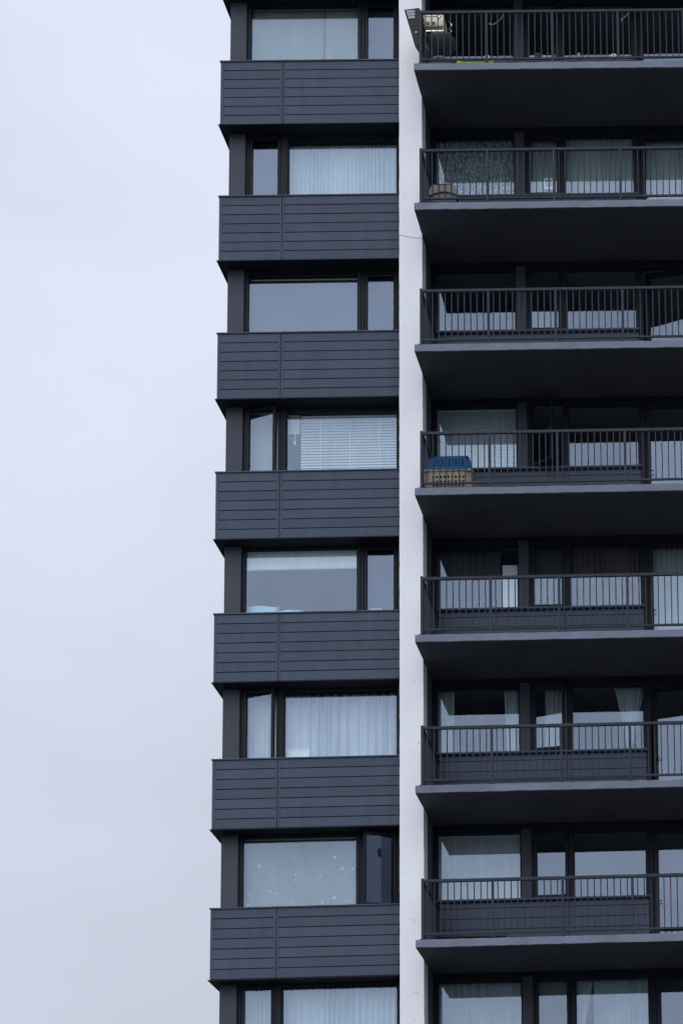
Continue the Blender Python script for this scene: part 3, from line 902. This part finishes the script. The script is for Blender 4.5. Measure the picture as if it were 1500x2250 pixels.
# black tapered case hung outside the railing end
hb = link('hanging_case', None, None, (.50, -1.22, ZB(1) + .44)); tag(hb, 'black tapered case with grey slatted vent hung outside the top railing corner', 'case')
z = ZB(1)
m = MB()
prof = [(.335, 1.165), (.40, .93), (.495, .56), (.505, .545), (.565, .44), (.6095, .44), (.6095, 1.20)]
m.prism(prof, -1.33, -1.10)
link('case_shell', m.mesh('case_shell', M['black_enamel'], .006), hb)
for k in range(3):
    zz = z + 1.105 - k * .058
    m = MB(); m.prism([(.372 + k*.016, 1.135 - k*.058), (.384 + k*.016, 1.087 - k*.058), (.535, 1.098 - k*.058), (.53, 1.146 - k*.058)], -1.342, -1.329)
    link('vent_slat', m.mesh('vent_slat', M['grey_vent'], .002), hb)
m = MB(); m.lathe([(.004, 0), (.016, .001), (.016, .008), (.007, .012)], 14)
kn = m.mesh('knob', M['chrome'], 0, 1, True); kn.transform(Matrix.Rotation(R(90), 4, 'X'))
link('knob', kn, hb, (.553, -1.331, z + .70))
for o in list(hb.children):
    if o.name.startswith(('case_shell', 'vent_slat')):
        o.location.z += z                             # shell drawn from the slab up

# lime green low stool lying by the rail
zb = ZB(1) + .011
lb = link('lime_bench', None, None, (1.60, -1.22, zb)); tag(lb, 'lime green low plastic bench behind the bottom rail of the top balcony', 'bench')
blk('seat', lb, 1.30, 1.80, -1.30, -1.16, zb + .085, zb + .107, M['lime'], .006)
for x in (1.33, 1.77):
    m = MB(); m.prism([(x - .03, zb), (x + .03, zb), (x + .02, zb + .084), (x - .02, zb + .084)], -1.29, -1.17)
    link('leg', m.mesh('leg', M['lime'], .005), lb)
m = MB(); m.prism([(1.27, zb + .116), (1.36, zb + .116), (1.335, zb + .225), (1.275, zb + .215)], -1.20, -1.165)
link('arm', m.mesh('arm', M['lime'], .006), lb)
m = MB(); m.prism([(1.86, zb + .0), (1.95, zb + .0), (1.945, zb + .20), (1.87, zb + .165)], -1.22, -1.17)
lt = link('lime_pot', None, None, (1.90, -1.20, zb)); tag(lt, 'small lime green pot just right of the lime bench', 'pot')
m = MB(); m.lathe([(.03, 0), (.036, .01), (.048, .16), (.052, .165), (.052, .18), (.044, .18), (.036, .03)], 18)
link('pot_body', m.mesh('pot_body', M['lime'], 0, 1, True), lt, (1.90, -1.20, zb))
blk('handle', lt, 1.952, 1.985, -1.206, -1.194, zb + .11, zb + .125, M['lime'], .003)

# small things on the window ledge of the top balcony
zl = ZB(1) + 1.134 + ZW
def lathed(name, label, cat, x, y, z, prof, material, seg=20, parts=()):
    o = link(name, None, None, (x, y, z)); tag(o, label, cat)
    link('body', MB().lathe(prof, seg).mesh('body', material, 0, 1, True), o, (x, y, z))
    for pn_, pf, pm_ in parts:
        link(pn_, MB().lathe(pf, seg).mesh(pn_, pm_, 0, 1, True), o, (x, y, z))
    return o
lathed('white_jar', 'white domed jar on the top ledge behind the first inner railing post', 'jar', shx(1.634), .29, zl, [(.050, 0), (.058, .01), (.062, .06), (.056, .10), (.036, .125), (.012, .133)], M['white_plastic'], 20, [('foot_ring', [(.045, -.0), (.066, .001), (.066, .012), (.045, .013)], M['white_plastic'])])
lathed('terracotta_pot', 'rust brown pot on the ledge of the narrow top balcony window', 'pot', shx(2.60), .29, zl, [(.036, 0), (.040, .005), (.052, .10), (.058, .102), (.058, .132), (.048, .132), (.042, .02)], M['rust'], 20, [('rim', [(.050, .105), (.061, .106), (.061, .134), (.050, .1345)], M['rust'])])
lathed('tan_bottle', 'tan and dark bottle standing on the top right window ledge', 'bottle', shx(3.365), .29, zl, [(.040, .0), (.044, .004), (.044, .055), (.040, .062), (.036, .11), (.030, .15), (.012, .158)], M['tan'], 20, [('dark_base', [(.041, -.001), (.0465, .0), (.0465, .052), (.041, .053)], M['black_enamel'])])
lathed('white_lantern', 'round white lantern on the top right window ledge', 'lantern', shx(4.025), .29, zl, [(.050, 0), (.062, .012), (.070, .055), (.062, .10), (.040, .122), (.012, .128)], M['white_plastic'], 22, [('cap', [(.010, .128), (.022, .129), (.020, .142), (.006, .150)], M['black_enamel'])])
def cord(label, pts):
    P = []
    for u, v in pts:
        d = rt * ((u - PPX) / FPX) - up * ((v - PPY) / FPX) + fw
        P.append(CAM + d * ((.27 - CAM.y) / d.y))
    Q = []
    for k in range(len(P) - 1):
        for s_i in range(4): Q.append(P[k].lerp(P[k+1], s_i / 4))
    Q.append(P[-1])
    c = P[0]
    o = link('loose_cable', None, None, c); tag(o, label, 'cord')
    link('wire', MB().tube([q - c for q in Q], .0065, 6).mesh('wire', M['white_plastic'], 0, 1, True), o, c)
    for q in (P[0], P[-1]):
        link('clip', MB().lathe([(.004, -.02), (.015, -.012), (.015, .012), (.004, .02)], 10).mesh('clip', M['white_plastic'], 0, 1, True), o, q)
cord('thin white cord hanging in a curve, left window of the top balcony', [(1105, 28.5), (1104, 34), (1098, 42), (1090, 49), (1084, 52.5), (1079, 52), (1076, 51.5)])
cord('short thin white cord dangling by the right window of the top balcony', [(1381, 23.5), (1377, 23), (1380, 27), (1376, 33), (1371, 37), (1366, 40), (1365, 42.5)])

# rounded hood on the second balcony
zb = ZB(2) + .011
ph = link('pet_shelter', None, None, (1.03, -1.12, zb)); ph.scale = (1, 1, .76); tag(ph, 'taupe rounded pet shelter with arched opening on the second balcony', 'pet shelter')
m = MB()
outer = [(-.245, .25), (-.240, .36), (-.20, .50), (-.17, .525), (.17, .525), (.215, .49), (.25, .38), (.262, .25)]
arch = [(.255 - .49 * k / 14, .25 + .085 * math.sin(math.pi * k / 14)) for k in range(15)]
m.prism(outer + arch[1:-1], -.24, -.215)
link('front_shell', m.mesh('front_shell', M['hood'], 0), ph, (1.03, -1.12, zb))
blk('inner_panel', ph, .81, 1.27, -1.325, -1.31, zb + .05, zb + .34, M['hood_panel'], .004)
m = MB()
k0 = len(outer)
inn = [(x * .94, z * .965) for x, z in outer]
n = 0
m.v = [(x, -.214, z) for x, z in outer] + [(x * .97, .22, z * .97) for x, z in outer] + [(x, -.214, z) for x, z in inn] + [(x * .97, .22, z * .97) for x, z in inn]
for a in range(k0 - 1):
    m.f += [(a, a + 1, k0 + a + 1, k0 + a), (2*k0 + a + 1, 2*k0 + a, 3*k0 + a, 3*k0 + a + 1), (a, 2*k0 + a, 2*k0 + a + 1, a + 1), (k0 + a + 1, 3*k0 + a + 1, 3*k0 + a, k0 + a)]
link('shell', m.mesh('shell', M['hood']), ph, (1.03, -1.12, zb))
blk('back_panel', ph, .80, 1.27, -.899, -.885, zb + .06, zb + .50, M['hood'], .004)
blk('rim_band', ph, .86, 1.20, -1.368, -1.361, zb + .515, zb + .526, M['black_enamel'], .002)
blk('base_tray', ph, .79, 1.29, -1.352, -.90, zb + .0, zb + .06, M['hood'], .006)

# white scrap on the third balcony
zb = ZB(3) + .011
m = MB(); m.v = [(-.035, 0, 0), (.045, -.01, 0), (.0, .03, 0), (.005, .006, .055)]; m.f = [(0, 2, 1), (0, 1, 3), (1, 2, 3), (2, 0, 3)]
tag(link('paper_scrap', m.mesh('paper_scrap', M['paper']), None, (2.045, -1.32, zb + .09 - .09)), 'small crumpled white scrap on the third balcony floor by the rail', 'scrap')

# pet carrier on the fourth balcony
zb = ZB(4) + .011
pc = link('pet_carrier', None, None, (1.09, -1.05, zb)); tag(pc, 'pet carrier with blue slotted lid and beige base on the fourth balcony', 'pet carrier')
def slotted(name, x0a, x1a, z0, x0b, x1b, z1, y0a, y0b, cols, rows, hx, material, fx0, fx1):
    """front face leaning from (x0a..x1a, z0, y0a) to (x0b..x1b, z1, y0b), with real slots; sides and back closed"""
    m = MB()
    us = [0, fx0]
    for c in range(cols):
        a = fx0 + (fx1 - fx0) * (c + .5 - hx/2) / cols; b = fx0 + (fx1 - fx0) * (c + .5 + hx/2) / cols
        us += [a, b]
    us += [fx1, 1]
    vs = [0]
    for a, b in rows: vs += [a, b]
    vs += [1]
    def P(u, v, off=0):
        xa = x0a + (x0b - x0a) * v; xb = x1a + (x1b - x1a) * v
        edge = min(u, 1 - u)
        bulge = .05 * max(0, 1 - edge / .06) ** 2
        return (xa + (xb - xa) * u, y0a + (y0b - y0a) * v + bulge + off, z0 + (z1 - z0) * v)
    for off in (0, .012):
        n = len(m.v)
        for v in vs:
            for u in us: m.v.append(P(u, v, off))
        W = len(us)
        for b in range(len(vs) - 1):
            for a in range(W - 1):
                hole = (b % 2 == 1) and (a >= 2) and ((a - 2) % 2 == 0) and (a - 2) // 2 < cols
                if hole:
                    if off:
                        n0 = n - W * len(vs)
                        q = [b*W + a, b*W + a + 1, (b+1)*W + a + 1, (b+1)*W + a]
                        for e in range(4):
                            m.f.append((n0 + q[e], n0 + q[(e+1) % 4], n + q[(e+1) % 4], n + q[e]))
                    continue
                f = (n + b*W + a, n + b*W + a + 1, n + (b+1)*W + a + 1, n + (b+1)*W + a)
                m.f.append(f if not off else f[::-1])
    return m.mesh(name, material)
cx, yf = 1.09, -1.335
lid = link('lid', slotted('lid', -.435, .44, .365, -.33, .36, .690, 0, .13, 9, ((.32, .40), (.46, .54), (.60, .68), (.74, .82)), .52, M['crate_blue'], .16, .86), pc, (cx, yf, zb))
m = MB()
m.v = [(-.435, .052, .365), (.44, .052, .365), (.44, .55, .365), (-.435, .55, .365), (-.33, .182, .690), (.36, .182, .690), (.36, .45, .690), (-.33, .45, .690)]
m.f = [(1, 2, 6, 5), (2, 3, 7, 6), (3, 0, 4, 7), (4, 5, 6, 7)]
link('lid_back', m.mesh('lid_back', M['crate_blue']), pc, (cx, yf, zb))
m = MB(); m.prism([(-.33, .131), (-.3, .141), (.33, .141), (.36, .131), (.36, .19), (-.33, .19)], 0, .02)
me = m.mesh('lid_ridge', M['crate_blue']); me.transform(Matrix.Rotation(R(90), 4, 'X') @ Matrix.Translation((0, 0, 0)))
blk('lid_top', pc, cx - .32, cx + .35, yf + .125, yf + .46, zb + .683, zb + .700, M['crate_blue'], .007)
link('base', slotted('base', -.40, .41, .0, -.435, .44, .352, .03, 0, 9, ((.20, .30), (.42, .52), (.64, .76)), .52, M['crate_beige'], .16, .86), pc, (cx, yf, zb))
m = MB()
m.v = [(-.40, .082, 0), (.41, .082, 0), (.41, .52, 0), (-.40, .52, 0), (-.435, .052, .352), (.44, .052, .352), (.44, .55, .352), (-.435, .55, .352)]
m.f = [(0, 1, 2, 3), (1, 2, 6, 5), (2, 3, 7, 6), (3, 0, 4, 7)]
link('base_back', m.mesh('base_back', M['crate_beige']), pc, (cx, yf, zb))
rimm = MB()
rimm.tube([(-.455, .10, .345), (-.445, .02, .352), (-.41, -.010, .360), (.41, -.010, .360), (.45, .02, .352), (.462, .10, .345)], .013, 8)
link('rim', rimm.mesh('rim', M['crate_beige'], 0, 1, True), pc, (cx, yf, zb))
for x in (-.40, .36):
    blk('latch', pc, cx + x, cx + x + .06, yf - .022, yf - .004, zb + .345, zb + .385, M['crate_beige'], .006)

# low dark planter against the panel of the seventh balcony
zb = ZB(7) + .011
tb = link('deck_box', None, None, (1.27, .09, zb)); tag(tb, 'low dark box along the wall at the left of the lowest balcony', 'box')
blk('body', tb,   .62, 1.86, -.02, .20, zb, zb + .40, M['black_enamel'], .01)
blk('lid', tb, .61, 1.87, -.03, .21, zb + .402, zb + .43, M['black_enamel'], .008)
